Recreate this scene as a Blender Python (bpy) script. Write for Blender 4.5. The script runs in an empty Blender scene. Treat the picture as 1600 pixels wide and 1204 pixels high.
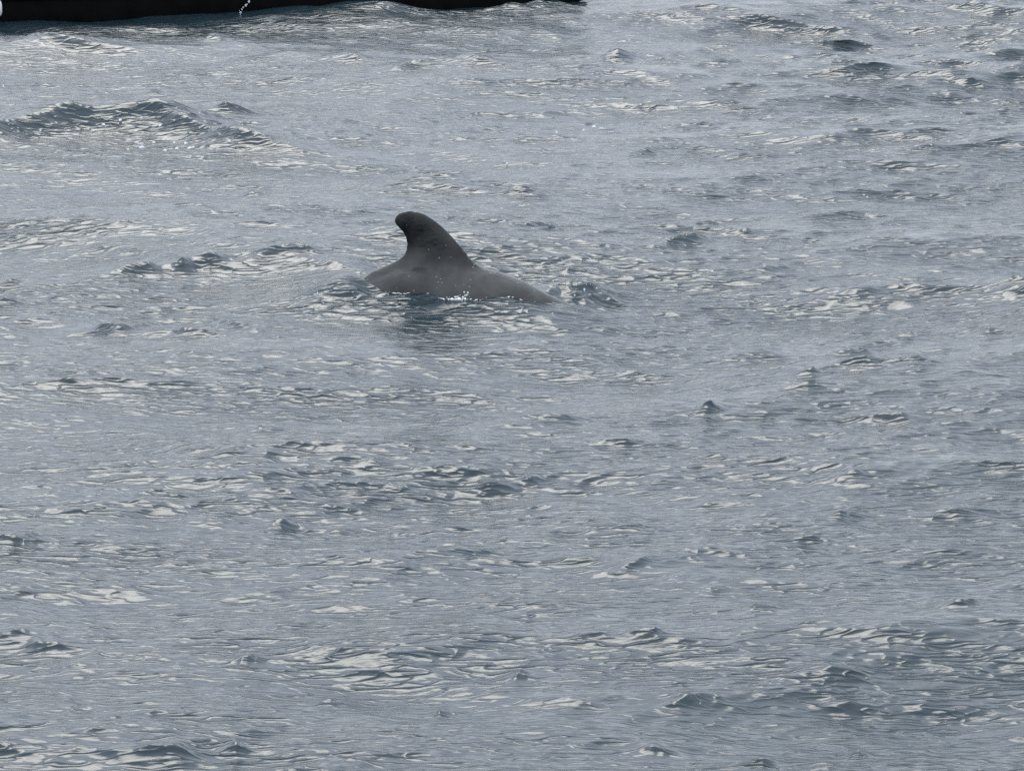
import bpy, bmesh, math, random
import numpy as np
from mathutils import Vector, Matrix, noise

random.seed(7)
R = math.radians
scene = bpy.context.scene
col = scene.collection

# ------------------------------------------------------------------ camera
CAM_H = 8.5                      # rail of a ship's deck above the mean sea level
HFOV = 13.5                      # degrees
PITCH = 10.8                     # degrees below the horizon
cam_d = bpy.data.cameras.new('camera')
cam_d.sensor_fit = 'HORIZONTAL'
cam_d.angle = R(HFOV)
cam_d.clip_start = 0.5
cam_d.clip_end = 20000
cam = bpy.data.objects.new('camera', cam_d)
col.objects.link(cam)
cam.location = (0, 0, CAM_H)
cam.rotation_euler = (R(90 - PITCH), 0, 0)
scene.camera = cam

# ------------------------------------------------------------------ sky and sun (bright overcast)
SUN_EL, SUN_AZ = 43.0, -9.0      # elevation; azimuth measured from +Y (ahead), + to the right
SKY_STRENGTH = 0.10
world = bpy.data.worlds.new('World')
scene.world = world
world.use_nodes = True
nt = world.node_tree
nt.nodes.clear()
w_out = nt.nodes.new('ShaderNodeOutputWorld')
w_bg = nt.nodes.new('ShaderNodeBackground')
w_bg.inputs['Strength'].default_value = SKY_STRENGTH
w_sky = nt.nodes.new('ShaderNodeTexSky')
w_sky.sky_type = 'NISHITA'
w_sky.sun_disc = False
w_sky.sun_elevation = R(SUN_EL)
w_sky.sun_rotation = R(SUN_AZ)
w_mix = nt.nodes.new('ShaderNodeMix'); w_mix.data_type = 'RGBA'
w_mix.inputs[0].default_value = 0.90
w_tc = nt.nodes.new('ShaderNodeTexCoord')
w_noise = nt.nodes.new('ShaderNodeTexNoise')
w_noise.inputs['Scale'].default_value = 2.6
w_noise.inputs['Detail'].default_value = 5
w_ramp = nt.nodes.new('ShaderNodeValToRGB')
w_ramp.color_ramp.elements[0].position = 0.3
w_ramp.color_ramp.elements[1].position = 0.7
w_ramp.color_ramp.elements[0].color = (6.6, 7.2, 8.25, 1)
w_ramp.color_ramp.elements[1].color = (9.9, 10.4, 11.3, 1)
nt.links.new(w_tc.outputs['Generated'], w_noise.inputs['Vector'])
nt.links.new(w_noise.outputs['Fac'], w_ramp.inputs['Fac'])
nt.links.new(w_sky.outputs['Color'], w_mix.inputs[6])
w_sep = nt.nodes.new('ShaderNodeSeparateXYZ')
nt.links.new(w_tc.outputs['Generated'], w_sep.inputs['Vector'])
w_grad = nt.nodes.new('ShaderNodeMapRange')              # overcast sky: luminance grows with the sine of the elevation
w_grad.inputs['From Min'].default_value = 0.0; w_grad.inputs['From Max'].default_value = 1.0
w_grad.inputs['To Min'].default_value = 0.80; w_grad.inputs['To Max'].default_value = 1.6
nt.links.new(w_sep.outputs['Z'], w_grad.inputs['Value'])
w_scale = nt.nodes.new('ShaderNodeVectorMath'); w_scale.operation = 'SCALE'
nt.links.new(w_ramp.outputs['Color'], w_scale.inputs[0]); nt.links.new(w_grad.outputs['Result'], w_scale.inputs['Scale'])
nt.links.new(w_scale.outputs['Vector'], w_mix.inputs[7])
nt.links.new(w_mix.outputs[2], w_bg.inputs['Color'])
nt.links.new(w_bg.outputs['Background'], w_out.inputs['Surface'])

sun_d = bpy.data.lights.new('sun', 'SUN')
sun_d.energy = 0.5
sun_d.angle = R(24)
sun_d.color = (1.0, 0.96, 0.87)
sun = bpy.data.objects.new('sun', sun_d)
col.objects.link(sun)
sd = Vector((math.sin(R(SUN_AZ)) * math.cos(R(SUN_EL)), math.cos(R(SUN_AZ)) * math.cos(R(SUN_EL)), math.sin(R(SUN_EL))))
sun.rotation_euler = sd.to_track_quat('Z', 'Y').to_euler()
sun.location = (0, 40, 60)

vs = scene.view_settings
vs.view_transform = 'Standard'
vs.look = 'None'
vs.gamma = 1.0
vs.use_curve_mapping = False
vs.exposure = 0.64
scene.render.engine = 'CYCLES'
scene.cycles.max_bounces = 5
scene.cycles.use_denoising = False

# ------------------------------------------------------------------ where a sight line meets the sea
FPX = 800.0 / math.tan(R(HFOV) / 2)
def ground(px, py, z=0.0):
    cx, cy = (px - 800.0) / FPX, (602.0 - py) / FPX
    p = R(PITCH)
    d = Vector((cx, math.cos(p) + cy * math.sin(p), -math.sin(p) + cy * math.cos(p)))
    t = (z - CAM_H) / d.z
    return Vector((d.x * t, d.y * t, z))
def mpp(y):                      # metres per photograph pixel at distance y
    return math.hypot(y, CAM_H) / FPX

WH = ground(680, 468) + Vector((0, 0.40, 0))      # the whale's middle
WH_YAW = -8.0

# ------------------------------------------------------------------ materials
def new_mat(name):
    m = bpy.data.materials.new(name)
    m.use_nodes = True
    n = m.node_tree
    b = n.nodes['Principled BSDF']
    return m, n, b

FINE_H, THREAD_H = 0.012, 0.0118
def mat_water():
    m, n, b = new_mat('sea_water')
    b.inputs['Base Color'].default_value = (0.014, 0.028, 0.036, 1)
    b.inputs['Roughness'].default_value = 0.17
    b.inputs['IOR'].default_value = 1.34
    tc = n.nodes.new('ShaderNodeTexCoord')
    def ripple(scale, stretch, rot, detail):
        mp = n.nodes.new('ShaderNodeMapping')
        mp.inputs['Scale'].default_value = (scale * stretch, scale, scale)
        mp.inputs['Rotation'].default_value = (0, 0, R(rot))
        t = n.nodes.new('ShaderNodeTexNoise')
        t.inputs['Scale'].default_value = 1.0
        t.inputs['Detail'].default_value = detail
        t.inputs['Roughness'].default_value = 0.55
        n.links.new(tc.outputs['Object'], mp.inputs['Vector'])
        n.links.new(mp.outputs['Vector'], t.inputs['Vector'])
        return t.outputs['Fac']
    r1 = ripple(7.5, 0.45, 24, 2)
    r2 = ripple(12.0, 0.45, -20, 2)
    patch = ripple(0.55, 0.5, 20, 2)
    def math_(op, a, b_=None, c_=None):
        q = n.nodes.new('ShaderNodeMath'); q.operation = op
        for k, val in enumerate((a, b_, c_)):
            if val is None: continue
            if isinstance(val, (int, float)): q.inputs[k].default_value = val
            else: n.links.new(val, q.inputs[k])
        return q.outputs['Value']
    def thread(scale, stretch, rot, sharp):              # narrow wandering ripple crests
        f = ripple(scale, stretch, rot, 1)
        return math_('EXPONENT', math_('MULTIPLY', math_('ABSOLUTE', math_('SUBTRACT', f, 0.5)), -sharp))
    pr = n.nodes.new('ShaderNodeMapRange')
    pr.inputs['From Min'].default_value = 0.35; pr.inputs['From Max'].default_value = 0.65
    pr.inputs['To Min'].default_value = 0.45; pr.inputs['To Max'].default_value = 1.1
    n.links.new(patch, pr.inputs['Value'])
    fine = math_('MULTIPLY', math_('ADD', r1, r2), FINE_H)
    thr = math_('ADD', thread(3.9, 0.38, 13, 27), thread(5.9, 0.38, -16, 22))
    hgt = math_('MULTIPLY', math_('MULTIPLY_ADD', thr, THREAD_H, fine), pr.outputs['Result'])
    bp = n.nodes.new('ShaderNodeBump')
    bp.inputs['Strength'].default_value = 1.0
    bp.inputs['Distance'].default_value = 1.0
    n.links.new(hgt, bp.inputs['Height'])
    n.links.new(bp.outputs['Normal'], b.inputs['Normal'])
    return m
M_WATER = mat_water()

def mat_skin():
    m, n, b = new_mat('wet_whale_skin')
    tc = n.nodes.new('ShaderNodeTexCoord')
    ns = n.nodes.new('ShaderNodeTexNoise')
    ns.inputs['Scale'].default_value = 3.5; ns.inputs['Detail'].default_value = 6
    n.links.new(tc.outputs['Object'], ns.inputs['Vector'])
    rp = n.nodes.new('ShaderNodeValToRGB')
    rp.color_ramp.elements[0].position = 0.40; rp.color_ramp.elements[0].color = (0.004, 0.0042, 0.0045, 1)
    rp.color_ramp.elements[1].position = 0.66; rp.color_ramp.elements[1].color = (0.026, 0.027, 0.026, 1)
    n.links.new(ns.outputs['Fac'], rp.inputs['Fac'])
    # grey saddle plus wet sky sheen painted in as paler body; black fin
    sx = n.nodes.new('ShaderNodeSeparateXYZ'); n.links.new(tc.outputs['Object'], sx.inputs['Vector'])
    wa = n.nodes.new('ShaderNodeMath'); wa.operation = 'MULTIPLY_ADD'; wa.inputs[1].default_value = -.16
    n.links.new(ns.outputs['Fac'], wa.inputs[0]); n.links.new(sx.outputs['Z'], wa.inputs[2])
    sf = n.nodes.new('ShaderNodeMapRange'); sf.interpolation_type = 'SMOOTHSTEP'
    sf.inputs['From Min'].default_value = .08; sf.inputs['From Max'].default_value = .42
    sf.inputs['To Min'].default_value = 1.0; sf.inputs['To Max'].default_value = 0.0
    n.links.new(wa.outputs['Value'], sf.inputs['Value'])
    saddle_sheen = n.nodes.new('ShaderNodeMix'); saddle_sheen.data_type = 'RGBA'; saddle_sheen.blend_type = 'ADD'
    saddle_sheen.inputs[7].default_value = (.012, .014, .0135, 1)
    n.links.new(sf.outputs['Result'], saddle_sheen.inputs[0]); n.links.new(rp.outputs['Color'], saddle_sheen.inputs[6])
    # small pale scars
    vo = n.nodes.new('ShaderNodeTexVoronoi'); vo.inputs['Scale'].default_value = 15
    n.links.new(tc.outputs['Object'], vo.inputs['Vector'])
    lt = n.nodes.new('ShaderNodeMapRange')
    lt.inputs['From Min'].default_value = 0.10; lt.inputs['From Max'].default_value = 0.17
    lt.inputs['To Min'].default_value = 0.8; lt.inputs['To Max'].default_value = 0.0
    n.links.new(vo.outputs['Distance'], lt.inputs['Value'])
    gt = n.nodes.new('ShaderNodeMath'); gt.operation = 'GREATER_THAN'; gt.inputs[1].default_value = 0.80
    sp = n.nodes.new('ShaderNodeSeparateColor')
    n.links.new(vo.outputs['Color'], sp.inputs['Color'])
    n.links.new(sp.outputs[0], gt.inputs[0])
    mu = n.nodes.new('ShaderNodeMath'); mu.operation = 'MULTIPLY'
    n.links.new(lt.outputs['Result'], mu.inputs[0]); n.links.new(gt.outputs['Value'], mu.inputs[1])
    mx = n.nodes.new('ShaderNodeMix'); mx.data_type = 'RGBA'
    mx.inputs[7].default_value = (0.20, 0.20, 0.20, 1)
    n.links.new(mu.outputs['Value'], mx.inputs[0]); n.links.new(saddle_sheen.outputs[2], mx.inputs[6])
    n.links.new(mx.outputs[2], b.inputs['Base Color'])
    rr = n.nodes.new('ShaderNodeMapRange')
    rr.inputs['From Min'].default_value = .3; rr.inputs['From Max'].default_value = .7
    rr.inputs['To Min'].default_value = .08; rr.inputs['To Max'].default_value = .36
    n4 = n.nodes.new('ShaderNodeTexNoise'); n4.inputs['Scale'].default_value = 5; n4.inputs['Detail'].default_value = 5
    mp = n.nodes.new('ShaderNodeMapping'); mp.inputs['Scale'].default_value = (1.6, 1, .5)
    n.links.new(tc.outputs['Object'], mp.inputs['Vector']); n.links.new(mp.outputs['Vector'], n4.inputs['Vector'])
    n.links.new(n4.outputs['Fac'], rr.inputs['Value']); n.links.new(rr.outputs['Result'], b.inputs['Roughness'])
    b.inputs['IOR'].default_value = 1.40
    n2 = n.nodes.new('ShaderNodeTexNoise'); n2.inputs['Scale'].default_value = 22; n2.inputs['Detail'].default_value = 4
    n.links.new(tc.outputs['Object'], n2.inputs['Vector'])
    bp = n.nodes.new('ShaderNodeBump'); bp.inputs['Strength'].default_value = 0.2; bp.inputs['Distance'].default_value = 0.02
    n.links.new(n2.outputs['Fac'], bp.inputs['Height']); n.links.new(bp.outputs['Normal'], b.inputs['Normal'])
    return m
M_SKIN = mat_skin()

def mat_noise(name, c0, c1, rough, scale, bump=0.1, spec=0.5):
    m, n, b = new_mat(name)
    tc = n.nodes.new('ShaderNodeTexCoord')
    t = n.nodes.new('ShaderNodeTexNoise'); t.inputs['Scale'].default_value = scale; t.inputs['Detail'].default_value = 6
    n.links.new(tc.outputs['Object'], t.inputs['Vector'])
    rp = n.nodes.new('ShaderNodeValToRGB')
    rp.color_ramp.elements[0].position = 0.35; rp.color_ramp.elements[0].color = (*c0, 1)
    rp.color_ramp.elements[1].position = 0.7; rp.color_ramp.elements[1].color = (*c1, 1)
    n.links.new(t.outputs['Fac'], rp.inputs['Fac'])
    n.links.new(rp.outputs['Color'], b.inputs['Base Color'])
    b.inputs['Roughness'].default_value = rough
    b.inputs['Specular IOR Level'].default_value = spec
    bp = n.nodes.new('ShaderNodeBump'); bp.inputs['Strength'].default_value = bump; bp.inputs['Distance'].default_value = 0.02
    n.links.new(t.outputs['Fac'], bp.inputs['Height']); n.links.new(bp.outputs['Normal'], b.inputs['Normal'])
    return m
M_HULL = mat_noise('black_hull_paint', (0.002, 0.0025, 0.0025), (0.005, 0.006, 0.006), 0.7, 3.0, 0.1, 0.08)
M_DECK = mat_noise('grey_deck_paint', (0.10, 0.11, 0.11), (0.17, 0.17, 0.16), 0.7, 2.0)
M_WOOD = mat_noise('oiled_wood', (0.08, 0.05, 0.03), (0.15, 0.09, 0.05), 0.6, 4.0)
M_FENDER = mat_noise('pale_vinyl', (0.55, 0.55, 0.58), (0.68, 0.68, 0.70), 0.45, 8.0)
M_FOAM = mat_noise('white_foam', (0.62, 0.65, 0.66), (0.82, 0.84, 0.84), 0.8, 25.0, 0.3)
M_ROPE = mat_noise('rope', (0.12, 0.11, 0.09), (0.22, 0.20, 0.16), 0.9, 40.0)

def mat_drop():
    m, n, b = new_mat('water_drop')
    b.inputs['Base Color'].default_value = (0.75, 0.8, 0.82, 1)
    b.inputs['Roughness'].default_value = 0.08
    b.inputs['IOR'].default_value = 1.33
    b.inputs['Transmission Weight'].default_value = 0.45
    return m
M_DROP = mat_drop()

# ------------------------------------------------------------------ the sea: wave fields
def tile(L, N, seed, kmin, kmax, rms_slope, theta0, spread, p=2.0, chop=1.0):
    """periodic random sea patch: height and horizontal (crest-sharpening) displacement"""
    rng = np.random.default_rng(seed)
    k1 = np.fft.fftfreq(N, d=L / N) * 2 * np.pi
    kx, ky = np.meshgrid(k1, k1, indexing='xy')
    k = np.hypot(kx, ky); k[0, 0] = 1.0
    th = np.arctan2(ky, kx)
    d = np.abs(np.cos(th - theta0)) ** spread + 0.06
    amp = k ** (-p) * np.sqrt(d)
    amp *= 1 / (1 + np.exp(-(np.log(k) - np.log(kmin)) * 9)) / (1 + np.exp((np.log(k) - np.log(kmax)) * 9))
    amp[0, 0] = 0
    H = amp * (rng.standard_normal((N, N)) + 1j * rng.standard_normal((N, N)))
    h = np.fft.ifft2(H).real
    gx = np.fft.ifft2(1j * kx * H).real; gy = np.fft.ifft2(1j * ky * H).real
    # the real parts keep half the spectrum's energy each: consistent as all fields use the same real part
    s = rms_slope / math.sqrt((gx ** 2 + gy ** 2).mean())
    dx = np.fft.ifft2(1j * kx / k * H).real; dy = np.fft.ifft2(1j * ky / k * H).real
    return dict(L=L, N=N, f=[np.ascontiguousarray(a, np.float32).ravel() for a in (h * s, dx * s * chop, dy * s * chop)])

def sample(t, x, y, cubic=False, rot=0.0, off=(0, 0)):
    c, s = math.cos(rot), math.sin(rot)
    X, Y = c * x + s * y + off[0], -s * x + c * y + off[1]
    N = t['N']
    u = X / t['L'] * N; v = Y / t['L'] * N
    iu = np.floor(u).astype(np.int64); iv = np.floor(v).astype(np.int64)
    fu = (u - iu).astype(np.float32); fv = (v - iv).astype(np.float32)
    out = [0.0, 0.0, 0.0]
    if cubic:
        def w(f):
            return [-.5*f+f*f-.5*f**3, 1-2.5*f*f+1.5*f**3, .5*f+2*f*f-1.5*f**3, -.5*f*f+.5*f**3]
        wu, wv = w(fu), w(fv); rng_ = range(-1, 3)
    else:
        wu, wv = [1 - fu, fu], [1 - fv, fv]; rng_ = range(0, 2)
    for j, b in enumerate(rng_):
        rv = ((iv + b) % N) * N
        for i, a in enumerate(rng_):
            idx = rv + (iu + a) % N
            ww = wu[i] * wv[j]
            for q in range(3):
                out[q] = out[q] + t['f'][q][idx] * ww
    h, dx, dy = out
    return h, c * dx - s * dy, s * dx + c * dy

TAU = 2 * np.pi
T_SWELL = tile(97.0, 512, 11, TAU / 16, TAU / 2.2, 0.085, R(97), 3.5, 2.0, 0.9)
T_CHOP = tile(41.0, 1024, 23, TAU / 2.4, TAU / 0.42, 0.085, R(84), 2.4, 2.0, 1.7)
T_RIP = tile(11.3, 1024, 5, TAU / 0.55, TAU / 0.11, 0.078, R(95), 2.4, 2.0, 1.5)
T_MOD = tile(61.0, 512, 77, TAU / 12, TAU / 1.8, 1.0, R(90), 0.6, 1.6, 0.0)
MOD_S = T_MOD['f'][0].std()

# crests one can pick out in the photograph: end points and height of the dark face, in photograph pixels
CRESTS = [(30,70,110,80,8),(310,62,358,68,9),(508,92,568,96,10),(605,116,690,102,13),(680,98,775,112,13),(945,84,1000,88,17),
 (1000,93,1068,100,13),(45,128,105,131,5),(225,142,255,147,9),(335,172,370,180,13),(-160,216,120,192,32,.8),(20,188,330,186,37,.8),
 (220,190,470,226,29,.8),(790,295,862,298,12),(620,272,712,285,7),(350,290,412,288,7),(975,238,1030,226,9),
 (1085,356,1142,356,9),(1036,386,1122,378,11),(1145,375,1180,372,7),(780,357,890,345,9),(1290,448,1400,443,9),(1380,442,1480,447,9),
 (1515,420,1590,417,5),(1548,438,1625,456,11),(1560,450,1620,464,9),(0,440,25,440,7),(-10,468,40,468,8),(180,430,262,420,14),(262,424,302,422,13),
 (300,422,362,412,15),(378,418,480,408,15),(440,414,580,434,14),(700,500,745,498,8),(630,508,735,506,7),(335,475,412,508,11),(132,500,242,502,16),(236,508,345,514,12),
 (-10,512,60,514,6),(1385,497,1422,497,7),(1500,505,1548,505,9),(1310,552,1356,545,11),(1286,572,1370,568,14),(1360,570,1458,576,14),
 (1244,583,1272,580,8),(1135,554,1212,548,10),(1372,520,1438,514,9),(1222,612,1282,610,9),(690,633,762,633,8),(800,655,905,655,10),
 (388,662,442,662,9),(1088,638,1122,640,11),(1330,650,1450,655,10),(1470,665,1550,668,7),(88,610,125,612,6),(748,755,802,753,10),
 (820,745,850,745,8),(938,692,992,694,7),(1082,715,1142,717,7),(1298,798,1342,800,10),(1470,800,1540,798,6),(222,775,302,777,8),
 (308,805,382,805,7),(418,807,474,807,12),(-10,850,68,852,15),(238,875,312,878,7),(948,890,1018,865,11),(892,992,948,990,8),
 (982,990,1034,988,12),(1228,1045,1362,1040,12),(1298,1078,1372,1075,11),(1048,1082,1132,1070,12),(-10,987,50,984,8),(42,998,102,998,9),
 (372,1018,408,1018,9),(498,1070,562,1068,11),(192,1174,332,1170,21),(348,1165,388,1165,12),(778,1038,822,1040,9),(998,1155,1062,1158,11),
 (1162,1172,1222,1180,11),(685,1085,706,1085,9),(1328,1147,1362,1148,9),(1478,948,1522,938,13),(1286,750,1382,745,13),(1238,840,1302,842,8),
 (1162,940,1212,942,8),(430,16,690,14,24,2.1),(770,14,900,8,16,1.5),(1500,14,1560,18,12),(1100,105,1180,100,9),(1230,90,1330,98,8),(1060,150,1160,156,9),
 (200,22,260,26,12),(640,320,700,316,6),(1180,420,1230,416,6),(560,735,600,736,6),(1590,560,1640,566,10)]
RIDGES = []
for (x0, y0, x1, y1, hp, *wm) in CRESTS:
    a, b = ground(x0, y0 + hp * .5), ground(x1, y1 + hp * .5)
    c = (a + b) / 2
    m = mpp(c.y)
    half = max((b - a).length / 2, 0.08)
    A = hp * m * 1.08
    RIDGES.append((c.x, c.y, math.atan2(b.y - a.y, b.x - a.x), half * 0.95, A, wm[0] if wm else 1.0))

LC = ground(190, 205)                             # the long wave ahead on the left
YC, YS = math.cos(R(WH_YAW)), math.sin(R(WH_YAW))
def whale_frame(x, y):
    X, Y = x - WH.x, y - WH.y
    return YC * X + YS * Y, -YS * X + YC * Y

def sea(x, y, cell):
    """displaced position of the still-water point (x, y); cell = local mesh spacing across the view depth"""
    x = np.asarray(x, np.float64); y = np.asarray(y, np.float64); cell = np.asarray(cell, np.float64)
    px, py, pz = x.copy(), y.copy(), np.zeros_like(x)
    u, v = whale_frame(x, y)
    near = np.exp(-((u + 0.1) / 2.0) ** 4 - (v / 1.1) ** 4)          # water sheltered and smoothed by the whale
    calm = 1 - .5 * np.exp(-((u + .1) / 1.9) ** 4 - ((v + .9) / 1.4) ** 4)
    mod = sample(T_MOD, x, y)[0] / MOD_S
    gust = np.clip(0.9 + 0.25 * mod, 0.4, 1.5)
    for (t, cub, rot, off, lim, kk) in ((T_SWELL, True, 0, (3, 8), 5.0, (1 - .75 * near) * (1 - .75 * np.exp(-((x - LC.x) / 3.6) ** 4 - ((y - LC.y) / 5) ** 4))), (T_CHOP, True, 0, (0, 0), .9, (1 - .55 * near) * (0.9 + .1 * gust) * (1 + 1.3 * np.clip((y - 52) / 25, 0, 1) * np.clip((x - .08 * y + 4) / 5, 0, 1))),
                                        (T_RIP, False, R(0), (0, 0), .22, gust * calm), (T_RIP, False, R(24), (4.1, 2.2), .22, gust * .65 * calm)):
        fade = np.clip((lim - cell) / (lim * .5), 0, 1) * kk
        h, dx, dy = sample(t, x, y, cub, rot, off)
        px += fade * dx; py += fade * (dy - (0.55 * h if t is not T_SWELL else 0.0)); pz += fade * h
    fade = np.clip((.5 - cell) / .2, 0, 1)
    for (cx, cy, a, wa, A, wm) in RIDGES:
        sel = np.nonzero((np.abs(x - cx) < 4.5 * wa + 5 * A) & (np.abs(y - cy) < 4.5 * wa + 10 * A) & (cell < .5))
        if not len(sel[0]):
            continue
        X, Y = x[sel] - cx, y[sel] - cy
        s = math.cos(a) * X + math.sin(a) * Y
        q = -math.sin(a) * X + math.cos(a) * Y                          # + = away from the camera
        q = q + 0.25 * A * np.sin(s / wa * 2.3 + cx * 7)
        wf, wb = max(1.45 * A * wm, .075), max(3.2 * A, .16)
        prof = np.where(q < 0, np.exp(-np.abs(q / wf)), np.exp(-(np.abs(q) / wb) ** 1.4))
        e = np.exp(-np.abs(s / wa) ** 2.1) * (1 + .14 * np.sin(s / wa * 4.1 + cy * 5) + .06 * np.sin(s / wa * 9.3 + cx * 3))
        pz[sel] += fade[sel] * A * prof * e
    # rough, thrown-up water beside the whale's submerged head, and the wash along its flank
    rough = np.exp(-((u - 1.6) / .55) ** 2 - ((v - .45) / .6) ** 2) + .12 * np.exp(-((v + .75) / .3) ** 2 - (u / 1.2) ** 4)
    h, dx, dy = sample(T_RIP, x * 1.2, y * 1.2, False, R(-20), (7, 1))
    pz += np.clip((.16 - cell) / .08, 0, 1) * rough * h * 6.0
    pz += .14 * np.exp(-((u - 1.55 - .1 * v) / .42) ** 2 - ((v - .85) / np.where(v < .85, .5, .3)) ** 2)
    pz += .20 * np.exp(-((u + 1.06) / .33) ** 2 - ((v + .15) / .5) ** 2)
    pz += .075 * near
    hw = .36 * np.sqrt(np.clip(1 - ((u - .15) / 1.25) ** 2, 0, 1))
    d = -v - hw + .25 * h                                               # distance out from the near flank
    lap = np.exp(-np.clip(np.abs(u) - .9, 0, 9) ** 2 / .1) * np.clip((.3 - cell) / .1, 0, 1)
    pz += lap * np.where(d > -.1, np.exp(-np.clip(d, 0, 9) / .5) * .026 * np.cos(d * TAU / .42 + 1.2 * np.sin(u * 5)), 0) * (1 + .6 * np.sin(u * 8.3 + 1))
    pz += lap * .010 * np.exp(-((d - .02) / .06) ** 2) * (.5 + .5 * np.sin(u * 6.1 + 2.0)) ** 1.5
    return px, py, pz

def build_sea():
    half = R(HFOV / 2) * 1.22
    na, nr = 900, 1130
    side = half + (np.geomspace(1, 1 + (math.pi - half) * 25, 46) - 1) / 25
    ang = np.concatenate([-side[::-1][:-1], np.linspace(-half, half, na), side[1:-1]])
    dep = np.linspace(R(18.2), R(5.05), nr)
    rad = CAM_H / np.tan(dep)
    r_in = np.geomspace(0.6, rad[0], 40)[:-1]
    r_out = np.geomspace(rad[-1], 9000, 110)[1:]
    r = np.concatenate([r_in, rad, r_out])
    cell_r = np.gradient(r)
    cell_a = np.gradient(ang)
    A, Rr = np.meshgrid(ang, r)
    cell = np.maximum(np.broadcast_to(cell_r[:, None], A.shape), np.abs(cell_a)[None, :] * Rr)
    x = (Rr * np.sin(A)).ravel(); y = (Rr * np.cos(A)).ravel()
    px, py, pz = sea(x, y, cell.ravel())
    n, m = A.shape
    co = np.stack([px, py, pz], 1).astype(np.float32)
    idx = np.arange(n * m).reshape(n, m)
    i2 = np.concatenate([idx, idx[:, :1]], 1)                             # close the ring behind the camera
    q = np.stack([i2[:-1, :-1], i2[:-1, 1:], i2[1:, 1:], i2[1:, :-1]], -1).reshape(-1, 4)[:, ::-1]
    centre = len(co)
    co = np.concatenate([co, [[0, 0, 0]]]).astype(np.float32)
    tri = np.stack([np.full(m, centre), i2[0, 1:], i2[0, :-1]], 1)
    me = bpy.data.meshes.new('sea')
    me.vertices.add(len(co)); me.vertices.foreach_set('co', co.ravel())
    nl = q.size + tri.size
    me.loops.add(nl); me.loops.foreach_set('vertex_index', np.concatenate([q.ravel(), tri.ravel()]).astype(np.int32))
    me.polygons.add(len(q) + len(tri))
    st = np.concatenate([np.arange(len(q)) * 4, q.size + np.arange(len(tri)) * 3])
    me.polygons.foreach_set('loop_start', st.astype(np.int32))
    me.polygons.foreach_set('use_smooth', np.ones(len(st), bool))
    me.update(calc_edges=True)
    me.materials.append(M_WATER)
    o = bpy.data.objects.new('sea', me); col.objects.link(o)
    o['kind'] = 'structure'
    o['label'] = 'choppy grey blue open sea'
    return o
build_sea()

def water_z(x, y):
    """surface height near (x, y), with the sideways drift of the waves undone"""
    x, y = np.array(x, float), np.array(y, float)
    qx, qy, cell = x.copy(), y.copy(), np.full(x.shape, .05)
    for _ in range(3):
        a, b, c = sea(qx, qy, cell)
        qx += x - a; qy += y - b
    return sea(qx, qy, cell)[2]

# ------------------------------------------------------------------ mesh helpers
def obj(name, bm, mat, parent=None, smooth=True):
    me = bpy.data.meshes.new(name)
    bmesh.ops.recalc_face_normals(bm, faces=bm.faces[:])
    bm.to_mesh(me); bm.free()
    for p in me.polygons: p.use_smooth = smooth
    me.materials.append(mat)
    o = bpy.data.objects.new(name, me); col.objects.link(o)
    if parent: o.parent = parent
    return o

def loft(bm, rings, cap=True):
    vs_ = [[bm.verts.new(p) for p in r] for r in rings]
    n = len(vs_[0])
    for a, b in zip(vs_[:-1], vs_[1:]):
        for i in range(n):
            bm.faces.new((a[i], a[(i + 1) % n], b[(i + 1) % n], b[i]))
    if cap:
        bm.faces.new(vs_[0][::-1]); bm.faces.new(vs_[-1])

def tube(bm, pts, r, seg=10):
    rings = []
    for i, p in enumerate(pts):
        p = Vector(p)
        t = (Vector(pts[min(i + 1, len(pts) - 1)]) - Vector(pts[max(i - 1, 0)])).normalized()
        u = t.orthogonal().normalized(); w = t.cross(u)
        rr = r[i] if isinstance(r, (list, tuple)) else r
        rings.append([p + (u * math.cos(a) + w * math.sin(a)) * rr for a in [TAU * k / seg for k in range(seg)]])
    loft(bm, rings)

# ------------------------------------------------------------------ the whale
def interp(x, xs, ys):
    """smooth interpolation through stations (Catmull-Rom via numpy hermite)"""
    xs, ys = np.array(xs, float), np.array(ys, float)
    if xs[0] > xs[-1]: xs, ys = xs[::-1], ys[::-1]
    m = np.gradient(ys, xs)
    i = np.clip(np.searchsorted(xs, x) - 1, 0, len(xs) - 2)
    h = xs[i + 1] - xs[i]; t = (x - xs[i]) / h
    return ((2*t**3-3*t*t+1)*ys[i] + (t**3-2*t*t+t)*h*m[i] + (-2*t**3+3*t*t)*ys[i+1] + (t**3-t*t)*h*m[i+1])

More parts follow.
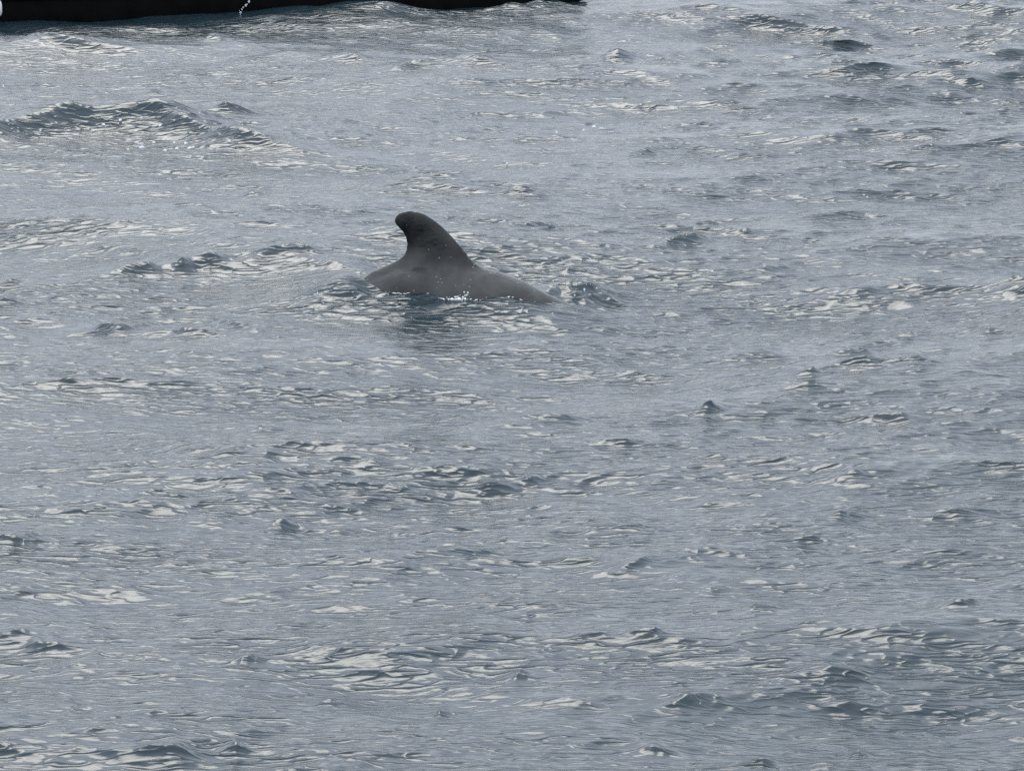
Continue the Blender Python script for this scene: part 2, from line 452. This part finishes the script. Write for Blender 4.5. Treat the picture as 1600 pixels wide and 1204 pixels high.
def build_whale():
    S = [(2.46,-.72,.10,.06),(2.42,-.58,.34,.18),(2.30,-.46,.58,.28),(2.1,-.37,.76,.35),(1.8,-.20,.88,.40),(1.4,-.03,.96,.44),(1.0,.165,1.02,.46),
         (.5,.31,1.04,.47),(0,.355,1.02,.45),(-.4,.31,.95,.41),(-.8,.165,.85,.35),(-1.2,-.04,.73,.28),(-1.7,-.28,.57,.2),(-2.2,-.5,.42,.13),
         (-2.7,-.70,.30,.08),(-3.1,-.92,.20,.05),(-3.25,-1.02,.10,.03)]
    xs = [s[0] for s in S]
    bm = bmesh.new()
    rings = []
    NS, NC = 120, 40
    for i in range(NS + 1):
        f = i / NS
        x = 2.46 - 5.71 * f
        zt, d, w = (float(interp(x, xs, [s[k] for s in S])) for k in (1, 2, 3))
        zc = zt - d * .5
        ring = []
        for k in range(NC):
            a = TAU * k / NC
            c, s = math.cos(a), math.sin(a)
            yy = w * math.copysign(abs(c) ** (1.22 if s > 0 else .92), c)
            zz = zc + d * .5 * math.copysign(abs(s) ** 1.04, s)
            # shoulder muscle and slight hollow beside the fin base
            if s > 0:
                yy *= 1 + .07 * math.sin(x * 4.4 - s * 4.0 + .6) + .02 * math.sin(x * 9.1 + s * 5.0)
            ring.append((x, yy, zz))
        rings.append(ring)
    loft(bm, rings)
    # dorsal fin: leading and trailing edge read off height by height
    k = .00197
    conv = lambda c: ((c[0] - 540) * k, (640 - c[1]) * k - .075)
    trail = [conv(c) for c in [(372,117),(330,128),(300,152),(288,184),(302,210),(335,242),(357,285),(362,330),(346,372),(312,405),(252,438),(180,470),(110,520),(60,570)]]
    lead = [conv(c) for c in [(392,117),(440,125),(500,150),(560,190),(620,245),(680,310),(740,375),(800,433),(860,470),(920,510),(980,570)]]
    zt_, xt_ = [p[1] for p in trail], [p[0] for p in trail]
    zl_, xl_ = [p[1] for p in lead], [p[0] for p in lead]
    ztop = trail[0][1]
    rings = []
    zs = list(np.linspace(.10, .9, 34)) + list(np.linspace(.91, ztop, 10))
    zs = [z for z in zs if z <= ztop]
    for z in zs:
        a, b = float(interp(z, zt_, xt_)), float(interp(z, zl_, xl_))
        if b - a < .01: a, b = (a + b) / 2 - .006, (a + b) / 2 + .006
        h = max(0.0, (z - .3) / (ztop - .3))
        th = .060 * (1 - h) ** .8 + .021 + .22 * max(0.0, (.56 - z) / .44) ** 2.2
        th = min(th, (b - a) * .45 + .004)
        ring = []
        for j in range(28):
            an = TAU * j / 28
            cc = math.cos(an)
            xx = (a + b) / 2 + (b - a) / 2 * cc
            ring.append((xx, th * math.sin(an) * (1 + .35 * cc * min(1.0, h * 3)) * .9, z))
        rings.append(ring)
    loft(bm, rings)
    # flippers
    for sd_ in (-1, 1):
        rr = []
        for i in range(12):
            f = i / 11
            p = Vector((1.45 - .25 * f - .55 * f * f, sd_ * (.34 + .55 * f), -.72 - .38 * f))
            ch = .17 * (1 - f) ** .6 * (1 + .3 * math.sin(f * 3)) + .012
            th = .045 * (1 - f) + .01
            rr.append([p + Vector((ch * math.cos(t), 0, th * math.sin(t))) for t in [TAU * q / 14 for q in range(14)]])
        loft(bm, rr)
        # tail flukes
        rr = []
        for i in range(12):
            f = i / 11
            p = Vector((-3.12 - .30 * f ** 1.6, sd_ * .66 * f, -1.0 - .03 * f))
            ch = .24 * (1 - f) ** .7 + .012
            th = .05 * (1 - f) + .008
            rr.append([p + Vector((ch * math.cos(t), 0, th * math.sin(t))) for t in [TAU * q / 14 for q in range(14)]])
        loft(bm, rr)
    tmp = obj('pilot_whale_raw', bm, M_SKIN)
    rm = tmp.modifiers.new('r', 'REMESH'); rm.mode = 'VOXEL'; rm.voxel_size = .014
    sm = tmp.modifiers.new('s', 'SMOOTH'); sm.factor = .5; sm.iterations = 16
    dg = bpy.context.evaluated_depsgraph_get()
    me = bpy.data.meshes.new_from_object(tmp.evaluated_get(dg))
    bpy.data.objects.remove(tmp)
    b2 = bmesh.new(); b2.from_mesh(me)                     # blend the fin's root into the back
    for zlo, zhi, it in ((.20, .52, 14), (.24, .46, 40)):
        sel = [v for v in b2.verts if zlo < v.co.z < zhi and -.75 < v.co.x < .72 and abs(v.co.y) < .30]
        for _ in range(it):
            bmesh.ops.smooth_vert(b2, verts=sel, factor=.5, use_axis_x=True, use_axis_y=True, use_axis_z=True)
    b2.to_mesh(me); b2.free()
    for p in me.polygons: p.use_smooth = True
    if not me.materials: me.materials.append(M_SKIN)
    o = bpy.data.objects.new('pilot_whale', me); col.objects.link(o)
    o.location = WH + Vector((0, 0, .03)); o.rotation_euler = (0, 0, R(WH_YAW))
    o['label'] = 'dark grey whale surfacing, its curved dorsal fin and wet arched back above the water'
    o['category'] = 'whale'
    return o
whale = build_whale()

# ------------------------------------------------------------------ the black boat behind
def build_boat():
    p0, p1 = ground(0, 40), ground(960, 12)
    d = (p1 - p0).normalized()
    nrm = Vector((-d.y, d.x, 0))                    # away from the camera
    Lb, B = 22.0, 4.2
    root = bpy.data.objects.new('work_boat', None); col.objects.link(root)
    mid = p0 + d * 1.0 + nrm * (B / 2)
    root.location = mid
    root.rotation_euler = (0, 0, math.atan2(d.y, d.x))
    root['label'] = 'low black hulled boat lying on the sea behind the whale'
    root['category'] = 'boat'
    bm = bmesh.new()
    rings = []; sheer = []
    for i in range(49):
        f = i / 48
        x = -Lb / 2 + Lb * f
        w = B / 2 * (1 - max(0, (f - .62) / .38) ** 2.6) * (1 - .22 * max(0, (.25 - f) / .25) ** 2)
        w = max(w, .02)
        zt = .78 + .25 * max(0, (f - .55) / .45) ** 2 + .08 * max(0, (.3 - f) / .3)
        zk = -.75 + .7 * max(0, (f - .8) / .2) ** 2
        sec = [(-w, zt), (-w * .99, zt * .5), (-w * .95, 0), (-w * .8, zk * .55), (-w * .25, zk * .92), (0, zk),
               (w * .25, zk * .92), (w * .8, zk * .55), (w * .95, 0), (w * .99, zt * .5), (w, zt)]
        sheer.append((x, w, zt))
        wi = max(w - .07, .005)
        sec += [(wi, zt), (wi, zt - .35), (0, zt - .34), (-wi, zt - .35), (-wi, zt)]
        rings.append([(x, a, b) for a, b in sec])
    loft(bm, rings)
    obj('hull', bm, M_HULL, root)
    for s in (-1, 1):
        bm = bmesh.new(); tube(bm, [(x, s * (w + .01), z + .02) for x, w, z in sheer], .06, 10)
        obj('gunwale', bm, M_WOOD, root)
        bm = bmesh.new(); tube(bm, [(x, s * (w + .015), z * .62) for x, w, z in sheer], .035, 8)
        obj('rubbing_strake', bm, M_HULL, root)
    for x in (-5.2, -3.4, 2.6, 4.4):
        w, z = [(w, z) for xx, w, z in sheer if xx >= x][0]
        bm = bmesh.new()
        rr = [[(x - .16, -w + .06, z - .20), (x + .16, -w + .06, z - .20), (x + .16, -w + .06, z - .15), (x - .16, -w + .06, z - .15)],
              [(x - .16, w - .06, z - .20), (x + .16, w - .06, z - .20), (x + .16, w - .06, z - .15), (x - .16, w - .06, z - .15)]]
        loft(bm, rr); obj('thwart', bm, M_WOOD, root, False)
    bm = bmesh.new()
    loft(bm, [[(-1.6, -.7, .4), (.9, -.7, .4), (.9, .7, .4), (-1.6, .7, .4)], [(-1.55, -.66, .98), (.85, -.66, .98), (.85, .66, .98), (-1.55, .66, .98)]])
    bmesh.ops.bevel(bm, geom=bm.edges[:], offset=.04, segments=2, affect='EDGES')
    obj('engine_box', bm, M_DECK, root)
    # outlet of the bilge pump, where the thin jet leaves the side
    return root, d, nrm
boat, BD, BN = build_boat()

def fender():
    p = ground(-3, 12) ; q = ground(0, 40)
    y = q.y + (p.x - q.x) * BD.y / BD.x - .1
    root = bpy.data.objects.new('fender', None); col.objects.link(root)
    root.location = (p.x * y / p.y, y, .34)
    root['label'] = 'small pale fender hanging at the black hull'
    root['category'] = 'fender'
    bm = bmesh.new()
    tube(bm, [(0, 0, -.16), (0, 0, -.15), (0, 0, -.12), (0, 0, -.06), (0, 0, .06), (0, 0, .12), (0, 0, .15), (0, 0, .18)], [.01, .035, .06, .075, .075, .06, .035, .02], 16)
    obj('body', bm, M_FENDER, root)
    bm = bmesh.new(); tube(bm, [(0, 0, .17), (0, .02, .3), (0, .06, .46)], .009, 8)
    obj('rope', bm, M_ROPE, root)
fender()

# ------------------------------------------------------------------ drops, splashes and flecks of foam
def blob(bm, c, r, sub=2, squash=(1, 1, 1)):
    g = bmesh.ops.create_icosphere(bm, subdivisions=sub, radius=r)
    for v in g['verts']:
        v.co = Vector((v.co.x * squash[0], v.co.y * squash[1], v.co.z * squash[2])) * (1 + .18 * noise.noise(v.co * (2.2 / r) + Vector(c))) + Vector(c)

def jet():
    """thin broken jet of water falling from the boat's side"""
    bm = bmesh.new()
    q = ground(0, 40)
    for (px, py, r) in [(392,-4,.020),(389,3,.034),(386,7,.016),(384,9,.034),(380,12,.022),(378,15,.022),(376,20,.034),(375.5,23,.014),(377,29,.036),(381,31,.020),(374,17,.010),(401,29,.018)]:
        g = ground(px, py)
        y = (q.y + (g.x - q.x) * BD.y / BD.x) - .35
        t = y / g.y
        blob(bm, (g.x * t, y, CAM_H + (0 - CAM_H) * t), r * .62, 2, (1, 1, 1.25))
    o = obj('water_jet', bm, M_DROP)
    o['kind'] = 'stuff'; o['label'] = 'thin broken jet of water drops falling beside the black hull'; o['category'] = 'water jet'
jet()

def spray():
    rnd = random.Random(3)
    bm = bmesh.new()
    for (px, py, up, r) in [(922,405,.10,.014),(938,410,.12,.017),(911,428,.08,.010),(913,452,.09,.013),(898,461,.08,.010),(1012,452,.05,.008)]:
        g = ground(px, py, up); blob(bm, g, r)
    for _ in range(46):                                  # fine drops thrown up behind the fin
        px, py = rnd.gauss(500, 55), rnd.gauss(452, 17)
        g = ground(px, py, rnd.uniform(.02, .10)); blob(bm, g, rnd.uniform(.005, .011), 1)
    for _ in range(30):
        px, py = rnd.gauss(880, 40), rnd.gauss(432, 14)
        g = ground(px, py, rnd.uniform(.03, .16)); blob(bm, g, rnd.uniform(.004, .010), 1)
    o = obj('spray_drops', bm, M_DROP)
    o['kind'] = 'stuff'; o['label'] = 'scattered drops of spray in the air around the whale'; o['category'] = 'spray'
spray()

def splash():
    """broken white wash along the near flank, thrown up in one place"""
    from mathutils.bvhtree import BVHTree
    rnd = random.Random(9)
    me = whale.data
    bvh = BVHTree.FromPolygons([v.co.copy() for v in me.vertices], [tuple(p.vertices) for p in me.polygons])
    rot = Matrix.Rotation(R(WH_YAW), 4, 'Z')
    def flank(u, up):
        v = -.5
        for _ in range(2):
            w = rot @ Vector((u, v, 0)) + WH
            z = float(water_z([w.x], [w.y])[0]) + up - whale.location.z
            hit = bvh.ray_cast(Vector((u, -1.5, z)), Vector((0, 1, 0)))[0]
            if hit is None: return None
            v = hit.y
        return rot @ Vector((u, v, z)) + whale.location
    bm = bmesh.new()
    def dab(u, up, r, sq):
        c = flank(u, up)
        if c is not None: blob(bm, c + Vector((0, -r * .3, 0)), r, 1, sq)
    for _ in range(46):
        u = rnd.gauss(.33, .09)
        dab(u, abs(rnd.gauss(0, .022)), rnd.uniform(.004, .013), (rnd.uniform(1, 2.2), 1, rnd.uniform(.5, 1)))
    for _ in range(12): dab(rnd.gauss(.41, .02), rnd.uniform(0, .075), rnd.uniform(.004, .012), (1, 1, 1.5))
    for c0, wd, n in ((.12, .12, 22), (-.35, .10, 12), (.62, .08, 8), (-.75, .08, 12), (.95, .10, 8)):
        for _ in range(n): dab(rnd.gauss(c0, wd), rnd.uniform(-.004, .008), rnd.uniform(.004, .009), (rnd.uniform(1.5, 3.5), 1, .6))
    for _ in range(7): dab(rnd.gauss(.2, .18), rnd.uniform(.06, .2), rnd.uniform(.003, .006), (1, 1, 1.4))
    tmp = obj('splash_raw', bm, M_FOAM)
    rm = tmp.modifiers.new('r', 'REMESH'); rm.mode = 'VOXEL'; rm.voxel_size = .003
    dg = bpy.context.evaluated_depsgraph_get()
    me2 = bpy.data.meshes.new_from_object(tmp.evaluated_get(dg))
    bpy.data.objects.remove(tmp)
    for p in me2.polygons: p.use_smooth = True
    if not me2.materials: me2.materials.append(M_FOAM)
    o = bpy.data.objects.new('splash', me2); col.objects.link(o)
    o['kind'] = 'stuff'; o['label'] = 'small white splash of foam against the side of the whale'; o['category'] = 'splash'
splash()

def flecks():
    rnd = random.Random(21)
    bm = bmesh.new()
    spots = [(162,212,10),(188,211,8),(222,228,14),(214,224,10),(200,232,6),(256,222,8),(250,214,8),(258,234,9),(272,226,6),(276,233,10),(290,228,10),(296,234,12),(302,234,8),(240,225,8),
             (928,190,10),(870,205,5),(912,198,5),(1420,188,16),(1410,192,6),(792,250,5),(1012,100,4),(5,132,5)]
    for (px, py, w) in spots:
        g = ground(px, py); m = mpp(g.y)
        n = 14
        w *= .5; L, D = w * m * .5, w * m * rnd.uniform(.25, .5)
        ph = rnd.uniform(0, 6)
        vv = []
        for k in range(n):
            a = TAU * k / n
            rr = 1 + .35 * math.sin(3 * a + ph) + .2 * rnd.uniform(-1, 1)
            x, y = g.x + L * math.cos(a) * rr, g.y + D * math.sin(a) * rr
            vv.append((x, y))
        zz = water_z([g.x] + [p[0] for p in vv], [g.y] + [p[1] for p in vv])
        gz = float(zz[0]); vv = [(p[0], p[1], float(z) + .006) for p, z in zip(vv, zz[1:])]
        top = [bm.verts.new((x, y, z + .012)) for x, y, z in vv]
        c = bm.verts.new((g.x, g.y, gz + .03))
        bot = [bm.verts.new((x, y, z - .03)) for x, y, z in vv]
        for k in range(n):
            bm.faces.new((top[k], top[(k + 1) % n], c))
            bm.faces.new((bot[k], bot[(k + 1) % n], top[(k + 1) % n], top[k]))
    o = obj('foam_flecks', bm, M_FOAM)
    o['kind'] = 'stuff'; o['label'] = 'small white flecks of foam on the dark wave'; o['category'] = 'foam'
flecks()
